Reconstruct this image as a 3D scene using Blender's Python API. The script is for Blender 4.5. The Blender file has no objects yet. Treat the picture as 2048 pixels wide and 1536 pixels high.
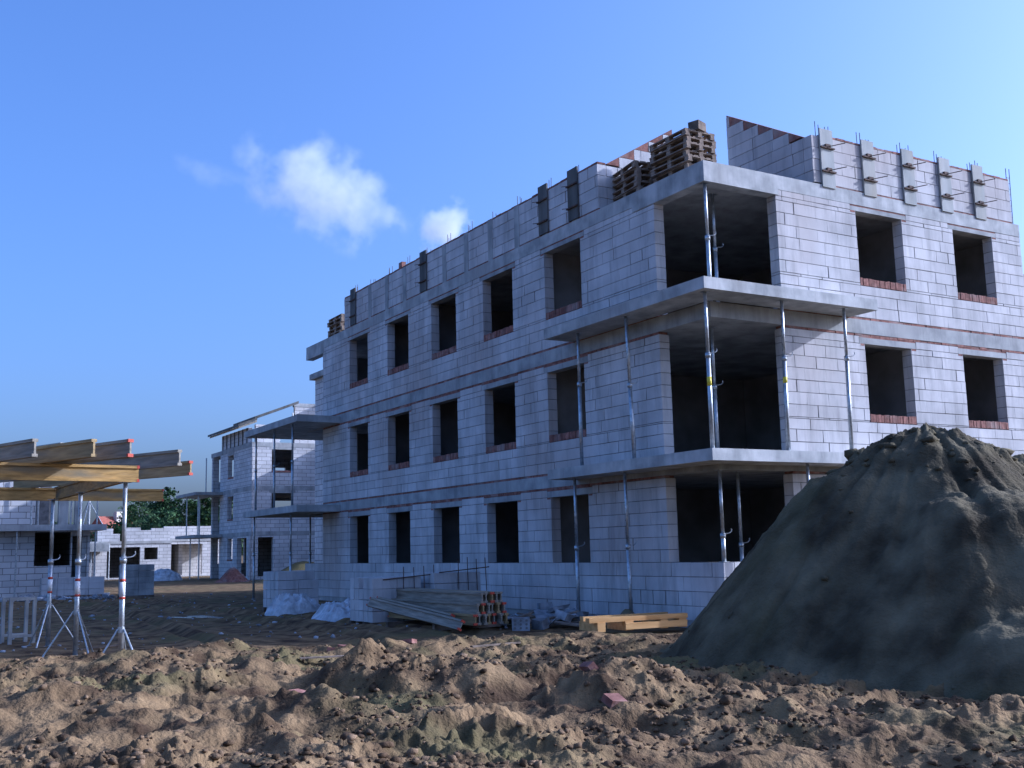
import bpy, bmesh, math, random
import numpy as np
from mathutils import Vector, Matrix
random.seed(7); RNG = np.random.default_rng(7)
sc = bpy.context.scene
COL = sc.collection

# ------------------------------------------------------------------ camera, sky, sun, exposure
# axes follow the large building: its near corner is the origin, +x along the sunlit front, +y along the shaded side
TH, PITCH, ROLL, FPX = 0.539462, 0.148696, -0.023717, 2199.88
CAM = Vector((-13.778, -15.605, 1.55))
fwh = Vector((math.sin(TH), math.cos(TH), 0)); R0 = Vector((math.cos(TH), -math.sin(TH), 0))
F = fwh * math.cos(PITCH) + Vector((0, 0, math.sin(PITCH)))
U0 = R0.cross(F)
Rr = R0 * math.cos(ROLL) + U0 * math.sin(ROLL)
Ur = -R0 * math.sin(ROLL) + U0 * math.cos(ROLL)
cd = bpy.data.cameras.new('camera'); cam = bpy.data.objects.new('camera', cd); COL.objects.link(cam)
cd.sensor_width = 36; cd.lens = 36 * FPX / 2048; cd.clip_start = 0.1; cd.clip_end = 6000
cam.matrix_world = Matrix(((Rr.x, Ur.x, -F.x, CAM.x), (Rr.y, Ur.y, -F.y, CAM.y), (Rr.z, Ur.z, -F.z, CAM.z), (0, 0, 0, 1)))
sc.camera = cam

SUNV = Vector((1.0, -0.345, 0.50)).normalized()          # towards the sun
EL = math.asin(SUNV.z); AZ = math.atan2(SUNV.x, SUNV.y)
w = bpy.data.worlds.new('World'); sc.world = w; w.use_nodes = True
nt = w.node_tree; bg = nt.nodes['Background']
sky = nt.nodes.new('ShaderNodeTexSky'); sky.sky_type = 'NISHITA'; sky.sun_disc = False
sky.sun_elevation = EL; sky.sun_rotation = AZ; sky.altitude = 0
sky.air_density = 1.0; sky.dust_density = 4.5; sky.ozone_density = 2.6
nt.links.new(sky.outputs[0], bg.inputs[0]); bg.inputs[1].default_value = 0.138
sd = bpy.data.lights.new('sun', 'SUN'); sun = bpy.data.objects.new('sun', sd); COL.objects.link(sun)
sd.energy = 4.1; sd.angle = math.radians(0.55); sd.color = (1.0, 0.87, 0.66)
sun.rotation_euler = (-SUNV).to_track_quat('-Z', 'Y').to_euler(); sun.location = (30, -20, 30)
vs = sc.view_settings
vs.view_transform = 'Standard'; vs.look = 'None'; vs.gamma = 1; vs.use_curve_mapping = False; vs.exposure = 0.58
vs.use_white_balance = True; vs.white_balance_temperature = 4450; vs.white_balance_tint = 21
sc.cycles.volume_bounces = 2; sc.cycles.max_bounces = 6; sc.cycles.use_denoising = True
sc.cycles.sample_clamp_indirect = 6

# ------------------------------------------------------------------ numpy noise
_perm = RNG.permutation(512)
def _h(ix, iy, s):
    return ((_perm[(ix * 3 + _perm[(iy + s * 57) & 511]) & 511] * 7919 + ix * 104729 + iy * 1299709 + s * 31337) & 1023) / 1023.0
def vnoise(x, y, s=0):
    x = np.asarray(x, float); y = np.asarray(y, float)
    ix = np.floor(x).astype(np.int64); iy = np.floor(y).astype(np.int64)
    fx = x - ix; fy = y - iy
    fx = fx * fx * (3 - 2 * fx); fy = fy * fy * (3 - 2 * fy)
    a = _h(ix, iy, s); b = _h(ix + 1, iy, s); c = _h(ix, iy + 1, s); d = _h(ix + 1, iy + 1, s)
    return (a * (1 - fx) + b * fx) * (1 - fy) + (c * (1 - fx) + d * fx) * fy
def fbm(x, y, o=4, s=0):
    t = 0; a = 0.5
    for i in range(o):
        t = t + a * vnoise(x * 2 ** i + 13.7 * i, y * 2 ** i - 7.1 * i, s + i); a *= 0.5
    return t / (1 - 0.5 ** o)
def sstep(a, b, x):
    t = np.clip((x - a) / (b - a), 0, 1); return t * t * (3 - 2 * t)

# ------------------------------------------------------------------ materials
MATS = {}
def mat(name, c1, c2, scale=3.0, rough=0.9, bump=0.3, bscale=None, bdist=0.01, var=0.0, metal=0.0, detail=6.0, spec=0.2, c3=None, stretch=None, lo=0.35, hi=0.65, streak=0.0):
    m = bpy.data.materials.new(name); m.use_nodes = True; MATS[name] = m
    N = m.node_tree.nodes; L = m.node_tree.links; b = N['Principled BSDF']
    b.inputs['Roughness'].default_value = rough; b.inputs['Metallic'].default_value = metal
    b.inputs['Specular IOR Level'].default_value = spec
    tc = N.new('ShaderNodeTexCoord'); vec = tc.outputs['Object']
    if stretch:
        mp = N.new('ShaderNodeMapping'); mp.inputs['Scale'].default_value = stretch; L.new(vec, mp.inputs[0]); vec = mp.outputs[0]
    n = N.new('ShaderNodeTexNoise'); n.inputs['Scale'].default_value = scale; n.inputs['Detail'].default_value = detail
    L.new(vec, n.inputs['Vector'])
    r = N.new('ShaderNodeValToRGB'); L.new(n.outputs[0], r.inputs[0])
    r.color_ramp.elements[0].position = lo; r.color_ramp.elements[0].color = (*c1, 1)
    r.color_ramp.elements[1].position = hi; r.color_ramp.elements[1].color = (*c2, 1)
    col = r.outputs[0]
    if c3:
        n3 = N.new('ShaderNodeTexNoise'); n3.inputs['Scale'].default_value = scale * 0.23; n3.inputs['Detail'].default_value = 5; L.new(vec, n3.inputs['Vector'])
        r3 = N.new('ShaderNodeValToRGB'); r3.color_ramp.elements[0].position = 0.5; r3.color_ramp.elements[1].position = 0.68; L.new(n3.outputs[0], r3.inputs[0])
        mx = N.new('ShaderNodeMixRGB'); L.new(r3.outputs[0], mx.inputs[0]); L.new(col, mx.inputs[1]); mx.inputs[2].default_value = (*c3, 1); col = mx.outputs[0]
    if var:
        at = N.new('ShaderNodeAttribute'); at.attribute_name = 'var'
        ma = N.new('ShaderNodeMapRange'); ma.inputs[3].default_value = 1 - var; ma.inputs[4].default_value = 1 + var * 0.5; L.new(at.outputs['Fac'], ma.inputs[0])
        mv = N.new('ShaderNodeMixRGB'); mv.blend_type = 'MULTIPLY'; mv.inputs[0].default_value = 1; L.new(col, mv.inputs[1])
        cb = N.new('ShaderNodeCombineColor'); [L.new(ma.outputs[0], cb.inputs[i]) for i in range(3)]; L.new(cb.outputs[0], mv.inputs[2]); col = mv.outputs[0]
    if streak:
        ms = N.new('ShaderNodeMapping'); ms.inputs['Scale'].default_value = (2.6, 2.6, 0.35); L.new(tc.outputs['Object'], ms.inputs[0])
        ns = N.new('ShaderNodeTexNoise'); ns.inputs['Scale'].default_value = 1.3; ns.inputs['Detail'].default_value = 9; ns.inputs['Roughness'].default_value = .68; L.new(ms.outputs[0], ns.inputs['Vector'])
        rs_ = N.new('ShaderNodeMapRange'); rs_.inputs[1].default_value = .47; rs_.inputs[2].default_value = .72; rs_.inputs[3].default_value = 1.0; rs_.inputs[4].default_value = 1 - streak; L.new(ns.outputs[0], rs_.inputs[0])
        mk = N.new('ShaderNodeMixRGB'); mk.blend_type = 'MULTIPLY'; mk.inputs[0].default_value = 1; L.new(col, mk.inputs[1]); L.new(rs_.outputs[0], mk.inputs[2]); col = mk.outputs[0]
    L.new(col, b.inputs['Base Color'])
    if bump:
        nb = N.new('ShaderNodeTexNoise'); nb.inputs['Scale'].default_value = bscale or scale * 8; nb.inputs['Detail'].default_value = 5; L.new(vec, nb.inputs['Vector'])
        bp = N.new('ShaderNodeBump'); bp.inputs['Strength'].default_value = bump; bp.inputs['Distance'].default_value = bdist
        L.new(nb.outputs[0], bp.inputs['Height']); L.new(bp.outputs[0], b.inputs['Normal'])
    return m
mat('block', (0.47, 0.455, 0.44), (0.63, 0.605, 0.585), 1.1, 0.92, 0.3, 45, 0.006, var=0.10, c3=(0.47, 0.42, 0.385), detail=9, streak=.34)
mat('mortar', (0.13, 0.125, 0.12), (0.22, 0.21, 0.20), 6, 1.0, 0.4, 40)
mat('concrete', (0.25, 0.255, 0.25), (0.44, 0.44, 0.42), 1.7, 0.85, 0.4, 30, 0.008, c3=(0.36, 0.35, 0.33), detail=11, streak=.3)
mat('slab_concrete', (0.31, 0.315, 0.305), (0.53, 0.525, 0.50), 2.2, 0.85, 0.3, 22, 0.006, c3=(0.36, 0.35, 0.33), detail=11, streak=.3)
mat('red_brick', (0.17, 0.08, 0.062), (0.31, 0.155, 0.118), 9, 0.9, 0.4, 60, var=0.3, c3=(0.30, 0.22, 0.19))
mat('steel', (0.34, 0.36, 0.37), (0.55, 0.57, 0.58), 14, 0.42, 0.15, 80, metal=0.75, spec=0.5)
mat('rust', (0.05, 0.035, 0.03), (0.13, 0.08, 0.055), 20, 0.8, 0.3)
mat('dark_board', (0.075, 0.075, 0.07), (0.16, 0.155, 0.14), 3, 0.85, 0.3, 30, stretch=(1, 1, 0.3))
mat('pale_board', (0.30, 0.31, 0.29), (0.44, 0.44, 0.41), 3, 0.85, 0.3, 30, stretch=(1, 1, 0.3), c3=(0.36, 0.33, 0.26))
mat('pallet_wood', (0.13, 0.10, 0.075), (0.29, 0.225, 0.165), 6, 0.9, 0.35, 40, var=0.4)
mat('new_wood', (0.48, 0.27, 0.09), (0.68, 0.42, 0.16), 3, 0.7, 0.25, 30, stretch=(0.4, 3, 3))
mat('beam_wood', (0.26, 0.165, 0.05), (0.46, 0.29, 0.09), 7, 0.7, 0.25, 30, stretch=(3, 0.6, 3), c3=(0.20, 0.165, 0.10))
mat('beam_grey', (0.20, 0.18, 0.14), (0.36, 0.32, 0.25), 5, 0.85, 0.3, 30, stretch=(3, 0.4, 3))
mat('beam_old', (0.26, 0.19, 0.09), (0.44, 0.32, 0.15), 5, 0.8, 0.3, 30, stretch=(3, 0.4, 3), c3=(0.24, 0.21, 0.15))
mat('red_paint', (0.36, 0.06, 0.035), (0.52, 0.10, 0.055), 10, 0.5, 0.1)
mat('white_paint', (0.70, 0.70, 0.70), (0.80, 0.80, 0.80), 10, 0.5, 0.05)
mat('yellow_paint', (0.60, 0.50, 0.03), (0.72, 0.60, 0.06), 10, 0.5, 0.05)
mat('soil', (0.06, 0.038, 0.021), (0.245, 0.165, 0.08), 2.3, 1.0, 0.9, 26, 0.03, c3=(0.13, 0.108, 0.046), detail=11, spec=0.1)
mat('sand', (0.045, 0.036, 0.021), (0.165, 0.138, 0.08), 1.4, 1.0, 0.7, 26, 0.035, c3=(0.10, 0.088, 0.04), detail=11, spec=0.1)
mat('clod', (0.08, 0.052, 0.03), (0.22, 0.15, 0.085), 4, 1.0, 0.8, 30, 0.02, var=0.6, spec=0.1)
mat('film', (0.34, 0.35, 0.36), (0.62, 0.63, 0.64), 5, 0.3, 0.7, 16, 0.04, spec=0.5)
mat('foliage', (0.025, 0.055, 0.018), (0.06, 0.11, 0.035), 1.5, 0.8, 0, var=0.6)
mat('bark', (0.07, 0.05, 0.035), (0.14, 0.10, 0.07), 6, 0.95, 0.4)
mat('roof_tile', (0.24, 0.075, 0.05), (0.36, 0.13, 0.085), 4, 0.9, 0.4)
mat('render_wall', (0.48, 0.44, 0.38), (0.58, 0.54, 0.47), 3, 0.9, 0.2)
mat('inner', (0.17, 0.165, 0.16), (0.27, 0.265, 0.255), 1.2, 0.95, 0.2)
mat('junk_grey', (0.20, 0.21, 0.22), (0.45, 0.46, 0.48), 5, 0.6, 0.3, var=0.5)
mat('water', (0.05, 0.05, 0.05), (0.08, 0.075, 0.07), 2, 0.16, 0.03, 6, spec=0.6)
def far_block():
    m = bpy.data.materials.new('far_block'); m.use_nodes = True; MATS['far_block'] = m
    N = m.node_tree.nodes; L = m.node_tree.links; b = N['Principled BSDF']; b.inputs['Roughness'].default_value = 0.92
    b.inputs['Specular IOR Level'].default_value = 0.15
    tc = N.new('ShaderNodeTexCoord'); sp = N.new('ShaderNodeSeparateXYZ'); L.new(tc.outputs['Object'], sp.inputs[0])
    ad = N.new('ShaderNodeMath'); L.new(sp.outputs[0], ad.inputs[0]); L.new(sp.outputs[1], ad.inputs[1])
    cb = N.new('ShaderNodeCombineXYZ'); L.new(ad.outputs[0], cb.inputs[0]); L.new(sp.outputs[2], cb.inputs[1])
    br = N.new('ShaderNodeTexBrick'); L.new(cb.outputs[0], br.inputs['Vector']); br.inputs['Scale'].default_value = 1
    br.inputs['Brick Width'].default_value = 0.6; br.inputs['Row Height'].default_value = 0.25; br.inputs['Mortar Size'].default_value = 0.012
    br.inputs['Color1'].default_value = (0.52, 0.505, 0.49, 1); br.inputs['Color2'].default_value = (0.64, 0.62, 0.60, 1); br.inputs['Mortar'].default_value = (0.2, 0.19, 0.18, 1)
    n = N.new('ShaderNodeTexNoise'); n.inputs['Scale'].default_value = 0.9; n.inputs['Detail'].default_value = 8; L.new(tc.outputs['Object'], n.inputs['Vector'])
    mr = N.new('ShaderNodeMapRange'); mr.inputs[1].default_value = 0.3; mr.inputs[2].default_value = 0.7; mr.inputs[3].default_value = 0.82; mr.inputs[4].default_value = 1.08; L.new(n.outputs[0], mr.inputs[0])
    mx = N.new('ShaderNodeMixRGB'); mx.blend_type = 'MULTIPLY'; mx.inputs[0].default_value = 1; L.new(br.outputs[0], mx.inputs[1]); L.new(mr.outputs[0], mx.inputs[2])
    L.new(mx.outputs[0], b.inputs['Base Color'])
    bp = N.new('ShaderNodeBump'); bp.inputs['Distance'].default_value = 0.012; bp.inputs['Strength'].default_value = 0.8; bp.invert = True
    L.new(br.outputs['Fac'], bp.inputs['Height']); L.new(bp.outputs[0], b.inputs['Normal'])
far_block()

# ------------------------------------------------------------------ mesh builder
class MB:
    def __init__(s): s.v = []; s.f = []; s.var = []
    def _add(s, vs, fs, var=None):
        o = len(s.v); s.v += [tuple(p) for p in vs]
        r = random.random() if var is None else var
        for f in fs: s.f.append(tuple(i + o for i in f)); s.var.append(r)
    def box(s, x0, x1, y0, y1, z0, z1, j=0.0, var=None, rot=None, piv=None):
        vs = [(x, y, z) for z in (z0, z1) for y in (y0, y1) for x in (x0, x1)]
        if j: vs = [tuple(c + random.uniform(-j, j) for c in p) for p in vs]
        if rot is not None:
            piv = Vector(piv or ((x0 + x1) / 2, (y0 + y1) / 2, z0)); vs = [piv + rot @ (Vector(p) - piv) for p in vs]
        s._add(vs, [(0, 2, 3, 1), (4, 5, 7, 6), (0, 1, 5, 4), (2, 6, 7, 3), (0, 4, 6, 2), (1, 3, 7, 5)], var); return s
    def cyl(s, p0, p1, r0, r1=None, n=10, caps=True):
        r1 = r0 if r1 is None else r1; p0 = Vector(p0); p1 = Vector(p1); d = (p1 - p0).normalized()
        a = d.orthogonal().normalized(); b = d.cross(a)
        vs = [p0 + (a * math.cos(2 * math.pi * i / n) + b * math.sin(2 * math.pi * i / n)) * r0 for i in range(n)]
        vs += [p1 + (a * math.cos(2 * math.pi * i / n) + b * math.sin(2 * math.pi * i / n)) * r1 for i in range(n)]
        fs = [(i, (i + 1) % n, n + (i + 1) % n, n + i) for i in range(n)]
        if caps: fs += [tuple(range(n - 1, -1, -1)), tuple(range(n, 2 * n))]
        s._add(vs, fs); return s
    def path(s, pts, r, n=6):
        for a, b in zip(pts[:-1], pts[1:]): s.cyl(a, b, r, n=n)
        return s
    def prism(s, poly, axis, a, b):
        """poly: 2D points; extruded along axis (0,1,2) from a to b"""
        def P(q, t):
            if axis == 2: return (q[0], q[1], t)
            if axis == 1: return (q[0], t, q[1])
            return (t, q[0], q[1])
        n = len(poly); vs = [P(q, a) for q in poly] + [P(q, b) for q in poly]
        fs = [(i, (i + 1) % n, n + (i + 1) % n, n + i) for i in range(n)] + [tuple(range(n - 1, -1, -1)), tuple(range(n, 2 * n))]
        s._add(vs, fs); return s
    def mesh(s, name, m):
        me = bpy.data.meshes.new(name); me.from_pydata(s.v, [], s.f); me.materials.append(MATS[m])
        at = me.attributes.new('var', 'FLOAT', 'FACE'); at.data.foreach_set('value', s.var)
        bm = bmesh.new(); bm.from_mesh(me); bmesh.ops.recalc_face_normals(bm, faces=bm.faces); bm.to_mesh(me); bm.free()
        return me
    def build(s, name, m, parent=None, smooth=False):
        me = s.mesh(name, m)
        if smooth: me.polygons.foreach_set('use_smooth', [True] * len(me.polygons))
        return link(name, me, parent)
def link(name, data, parent=None):
    o = bpy.data.objects.new(name, data); COL.objects.link(o)
    if parent is not None: o.parent = parent
    return o
def tag(o, label, cat, group=None, kind=None):
    o['label'] = label; o['category'] = cat
    if group: o['group'] = group
    if kind: o['kind'] = kind
    return o
def thing(name, label, cat, loc=(0, 0, 0), rz=0, group=None):
    o = bpy.data.objects.new(name, None); COL.objects.link(o); o.empty_display_size = 0.2
    o.location = loc; o.rotation_euler = (0, 0, rz)
    return tag(o, label, cat, group)
def copy_tree(o, parent=None):
    c = o.copy(); COL.objects.link(c)
    if parent is not None: c.parent = parent
    for ch in list(o.children): copy_tree(ch, c)
    return c
def grid_mesh(name, X, Y, Z, m, wrap=False, smooth=True):
    ny, nx = X.shape
    v = np.stack([X, Y, Z], -1).reshape(-1, 3).astype(np.float32)
    i = np.arange(ny - 1)[:, None]; jn = nx if wrap else nx - 1; j = np.arange(jn)[None, :]
    j2 = (j + 1) % nx
    q = np.stack([i * nx + j, i * nx + j2, (i + 1) * nx + j2, (i + 1) * nx + j], -1).reshape(-1, 4).astype(np.int32)
    me = bpy.data.meshes.new(name); me.vertices.add(len(v)); me.vertices.foreach_set('co', v.ravel())
    me.loops.add(q.size); me.loops.foreach_set('vertex_index', q.ravel())
    me.polygons.add(len(q)); me.polygons.foreach_set('loop_start', np.arange(0, q.size, 4, dtype=np.int32)); me.polygons.foreach_set('loop_total', np.full(len(q), 4, np.int32))
    me.update(calc_edges=True); me.materials.append(MATS[m])
    if smooth: me.polygons.foreach_set('use_smooth', np.ones(len(q), bool))
    return me

# ------------------------------------------------------------------ ground
MOUNDS = [(-9.34, -5.1, .30, .7), (-9.0, -5.5, .2, .7), (-8.49, -6.03, .30, .55), (-9.2, 0.1, .20, .7), (-6.6, 0.05, .16, .6), (-10.9, -5.0, .12, .8),
          (-7.52, -7.4, .22, .7), (-8.1, -7.2, .16, .6), (-7.0, -8.1, .18, .7), (-10.5, -7.0, .16, .6), (-9.3, -7.7, .10, .5), (-5.6, .2, .1, .5), (-3.5, -2.0, .1, .5),
          (-8.9, -1.2, .12, .6), (-7.9, -2.4, .13, .6), (-6.9, -3.9, .10, .5), (-11.6, -6.9, .10, .5), (-5.0, -1.0, .12, .5), (-6.2, -2.0, .10, .5), (-11.0, -2.6, .16, .9), (-10.0, -3.6, .18, .8), (-8.2, -3.4, .15, .6), (-7.3, -5.6, .2, .6), (-10.2, -.6, .14, .8), (-12.3, -5.6, .15, .7), (-9.9, -8.2, .13, .6)]
def ground_h(x, y):
    x = np.asarray(x, float); y = np.asarray(y, float)
    d = np.hypot(x - CAM.x, y - CAM.y)
    wl = 0.12 * (fbm(x * .8, y * .8, 2, 31) - .5)
    front = 1 - sstep(0.0, 3.0, y + 0.15 * (x + 6))           # rough dug soil in front of the yard
    front = front * sstep(60, 20, d)
    h = 0.10 * (fbm(x * .35, y * .35, 3, 3) - .5) * sstep(400, 60, d)
    left = np.exp(-((x + 12.0) / 2.6) ** 2) * sstep(1.6, -1.0, y) * sstep(-13, -8, y)
    h = h + 0.26 * left
    right = np.exp(-(((x + 7.2) * 0.82 + (y + 8.6) * 0.57) / 0.9) ** 2) * np.exp(-(((x + 7.2) * -.57 + (y + 8.6) * .82) / 2.2) ** 2)
    h = h + 0.14 * right
    for mx, my, a, r in MOUNDS:
        rr = np.hypot(x - mx + wl, y - my - wl) / r
        h = h + a * np.exp(-rr ** 2 * 1.6) * (0.75 + 0.6 * fbm(x * 4, y * 4, 2, 9))
    rid = 1 - np.abs(2 * fbm(x * 1.3, y * 1.3, 3, 17) - 1)
    h = h + front * (0.30 * (rid - .6) + 0.13 * (fbm(x * 3.6, y * 3.6, 3, 21) - .5))
    near = sstep(30, 10, d)
    lump = np.clip(fbm(x * 11, y * 11, 3, 40) - .42, 0, 1)
    h = h + front * near * 0.15 * lump * (.5 + .9 * sstep(.42, .62, fbm(x * .7, y * .7, 2, 44)))
    yard = (1 - front) * sstep(70, 25, d) * sstep(0.2, 2.5, -x)
    h = h + yard * 0.10 * (fbm(x * 1.5, y * 1.5, 4, 50) - .5)
    h = h - .13 * np.exp(-(((x + 5.4) / .8) ** 2 + ((y - 14.6) / 1.5) ** 2) * (1 + .6 * (fbm(x, y, 2, 77) - .5)))
    for rx in (-7.6, -6.0, -3.9):
        c_ = rx + .7 * np.sin(y * .13 + rx) + .12 * (fbm(y * .8, y * 0 + rx, 2, 61) - .5)
        h = h + (1 - front) * sstep(75, 30, d) * sstep(0, 4, y) * (-.09 * np.exp(-((x - c_) / .17) ** 2) + .05 * np.exp(-((np.abs(x - c_) - .33) / .13) ** 2))
    # track rut, and calm ground along the walls
    calm = sstep(-3.0, -0.9, x) * sstep(-1.6, 0.0, y)
    return h * (1 - calm) - 0.02 * calm - 0.0
angF = np.radians(np.linspace(-37, 37, 760)); angC = np.radians(np.linspace(38, 322, 72))
ang = np.concatenate([angF, angC])
rad = np.concatenate([[0.3, 1.2, 2.4, 3.4], np.geomspace(4.4, 60, 560), np.geomspace(62, 3500, 60)])
A, Rd = np.meshgrid(ang, rad)
GX = CAM.x + Rd * (np.sin(A) * R0.x + np.cos(A) * fwh.x); GY = CAM.y + Rd * (np.sin(A) * R0.y + np.cos(A) * fwh.y)
g = link('ground', grid_mesh('ground', GX, GY, ground_h(GX, GY), 'soil', wrap=True)); g['kind'] = 'structure'
def gz(x, y): return float(ground_h(np.array([x]), np.array([y]))[0])

# clods of earth scattered over the dug soil
PH = (1 + 5 ** .5) / 2
IV = np.array([(-1, PH, 0), (1, PH, 0), (-1, -PH, 0), (1, -PH, 0), (0, -1, PH), (0, 1, PH), (0, -1, -PH), (0, 1, -PH), (PH, 0, -1), (PH, 0, 1), (-PH, 0, -1), (-PH, 0, 1)], float); IV /= np.linalg.norm(IV[0])
IF = np.array([(0, 11, 5), (0, 5, 1), (0, 1, 7), (0, 7, 10), (0, 10, 11), (1, 5, 9), (5, 11, 4), (11, 10, 2), (10, 7, 6), (7, 1, 8), (3, 9, 4), (3, 4, 2), (3, 2, 6), (3, 6, 8), (3, 8, 9), (4, 9, 5), (2, 4, 11), (6, 2, 10), (8, 6, 7), (9, 8, 1)])
def clods(name, X, Y, Z, S, m):
    n = len(X)
    V = IV[None] * (S[:, None, None] * RNG.uniform(.55, 1.3, (n, 12, 1))) * np.stack([RNG.uniform(.7, 1.3, n), RNG.uniform(.7, 1.3, n), RNG.uniform(.45, .9, n)], -1)[:, None, :]
    V = V + np.stack([X, Y, Z], -1)[:, None, :]
    Fc = IF[None] + (np.arange(n) * 12)[:, None, None]
    me = bpy.data.meshes.new(name); V = V.reshape(-1, 3).astype(np.float32); Fc = Fc.reshape(-1, 3).astype(np.int32)
    me.vertices.add(len(V)); me.vertices.foreach_set('co', V.ravel()); me.loops.add(Fc.size); me.loops.foreach_set('vertex_index', Fc.ravel())
    me.polygons.add(len(Fc)); me.polygons.foreach_set('loop_start', np.arange(0, Fc.size, 3, dtype=np.int32)); me.polygons.foreach_set('loop_total', np.full(len(Fc), 3, np.int32))
    me.update(calc_edges=True); me.materials.append(MATS[m])
    at = me.attributes.new('var', 'FLOAT', 'FACE'); at.data.foreach_set('value', np.repeat(RNG.random(n), 20))
    return link(name, me)
n = 26000
cr = 5.5 * (22 / 5.5) ** RNG.random(n) ; ca = np.radians(RNG.uniform(-36, 36, n))
CX = CAM.x + cr * (np.sin(ca) * R0.x + np.cos(ca) * fwh.x); CY = CAM.y + cr * (np.sin(ca) * R0.y + np.cos(ca) * fwh.y)
keep = (CY + 0.15 * (CX + 6) < 2.2) & (fbm(CX * .9, CY * .9, 3, 60) + .2 * RNG.random(n) > .555) & ~((CX > -3.2) & (CY > -1.2))
CX, CY = CX[keep], CY[keep]
CS = 0.012 + 0.03 * RNG.random(len(CX)) ** 3 + 0.03 * (RNG.random(len(CX)) > .985)
o = clods('soil_clods', CX, CY, ground_h(CX, CY) + CS * .2, CS, 'clod')
tag(o, 'loose clods of brown earth strewn over the dug soil', 'soil', kind='stuff')

n = 520; X = RNG.uniform(-12, -.6, n); Y = 3.5 + 30 * RNG.random(n) ** 1.3; S = .012 + .05 * RNG.random(n) ** 3
o = clods('yard_scraps', X, Y, ground_h(X, Y) + S * .3, S, 'junk_grey'); tag(o, 'pale scraps and stones scattered over the muddy yard', 'scraps', kind='stuff')

# ------------------------------------------------------------------ sand pile
def seg_d(x, y, a, b):
    ax, ay, az = a; bx, by, bz = b; vx, vy = bx - ax, by - ay
    t = np.clip(((x - ax) * vx + (y - ay) * vy) / (vx * vx + vy * vy), 0, 1)
    return np.hypot(x - ax - t * vx, y - ay - t * vy), az + t * (bz - az)
RIDGES = [((-1.23, -5.63, 2.96), (-1.95, -7.0, 2.12)), ((-1.95, -7.0, 2.12), (-3.1, -8.6, .85)), ((-1.23, -5.63, 2.96), (-0.3, -5.7, 2.5)), ((-0.3, -5.7, 2.5), (0.5, -6.0, 2.66)), ((0.5, -6.0, 2.68), (4.2, -7.4, 2.5)),
          ((-1.23, -5.63, 2.96), (-1.8, -5.35, 2.6))]
def pile_h(x, y):
    r_t = [0, .5, .95, 1.65, 3.2, 4.2, 5.4, 8]; g_t = [0, .08, .28, .98, 2.68, 3.16, 3.6, 5.0]
    wx = x + .35 * (fbm(x * .7, y * .7, 3, 70) - .5); wy = y + .35 * (fbm(x * .7, y * .7, 3, 75) - .5)
    hs = []
    for a, b in RIDGES:
        r, z = seg_d(wx, wy, a, b); hs.append(z - np.interp(r, r_t, g_t))
    H = np.stack(hs); k = 22.0
    h = np.log(np.exp(np.clip(H, -3, 5) * k).sum(0)) / k
    n1 = .16 * (fbm(x * 1.4, y * 1.4, 4, 80) - .5)
    an = np.arctan2(y + 5.6, x + 1.2)
    gul = .26 * (fbm(an * 8.5, np.hypot(x + 1.2, y + 5.6) * .35, 3, 85) - .5)
    lump = .13 * np.clip(fbm(x * 5, y * 5, 3, 90) - .45, 0, 1) * (0.4 + sstep(1.2, 2.8, h))
    return h + n1 + gul + lump + .05 * (fbm(x * 9, y * 9, 3, 95) - .5) + .05 * np.clip(fbm(x * 14, y * 14, 2, 99) - .5, 0, 1)
px, py = np.meshgrid(np.linspace(-7.2, 8.2, 440), np.linspace(-11.6, -1.0, 330))
PZ = pile_h(px, py); GZ = ground_h(px, py)
PZ = np.where(PZ > .03, PZ, -0.25); PZ = np.maximum(PZ - .03, GZ - .12)
o = link('sand_pile', grid_mesh('sand_pile', px, py, PZ, 'sand'))
tag(o, 'tall heap of excavated sand in front of the unfinished block building', 'sand pile')
n = 5200
sx = RNG.uniform(-6.5, 3.5, n); sy = RNG.uniform(-10.5, -2, n); sz = pile_h(sx, sy); kp = sz > .15
kp &= (RNG.random(n) < .03 + .5 * sstep(2.0, 3, sz))
sx, sy, sz = sx[kp], sy[kp], sz[kp]; ss = .02 + .07 * RNG.random(len(sx)) ** 2 + .10 * RNG.random(len(sx)) ** 3 * sstep(2.2, 2.9, sz)
o = clods('sand_clods', sx, sy, sz - .045, ss * RNG.uniform(.6, 1.1, len(ss)), 'sand'); tag(o, 'lumps of damp sand lying on the heap', 'sand', kind='stuff')

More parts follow.
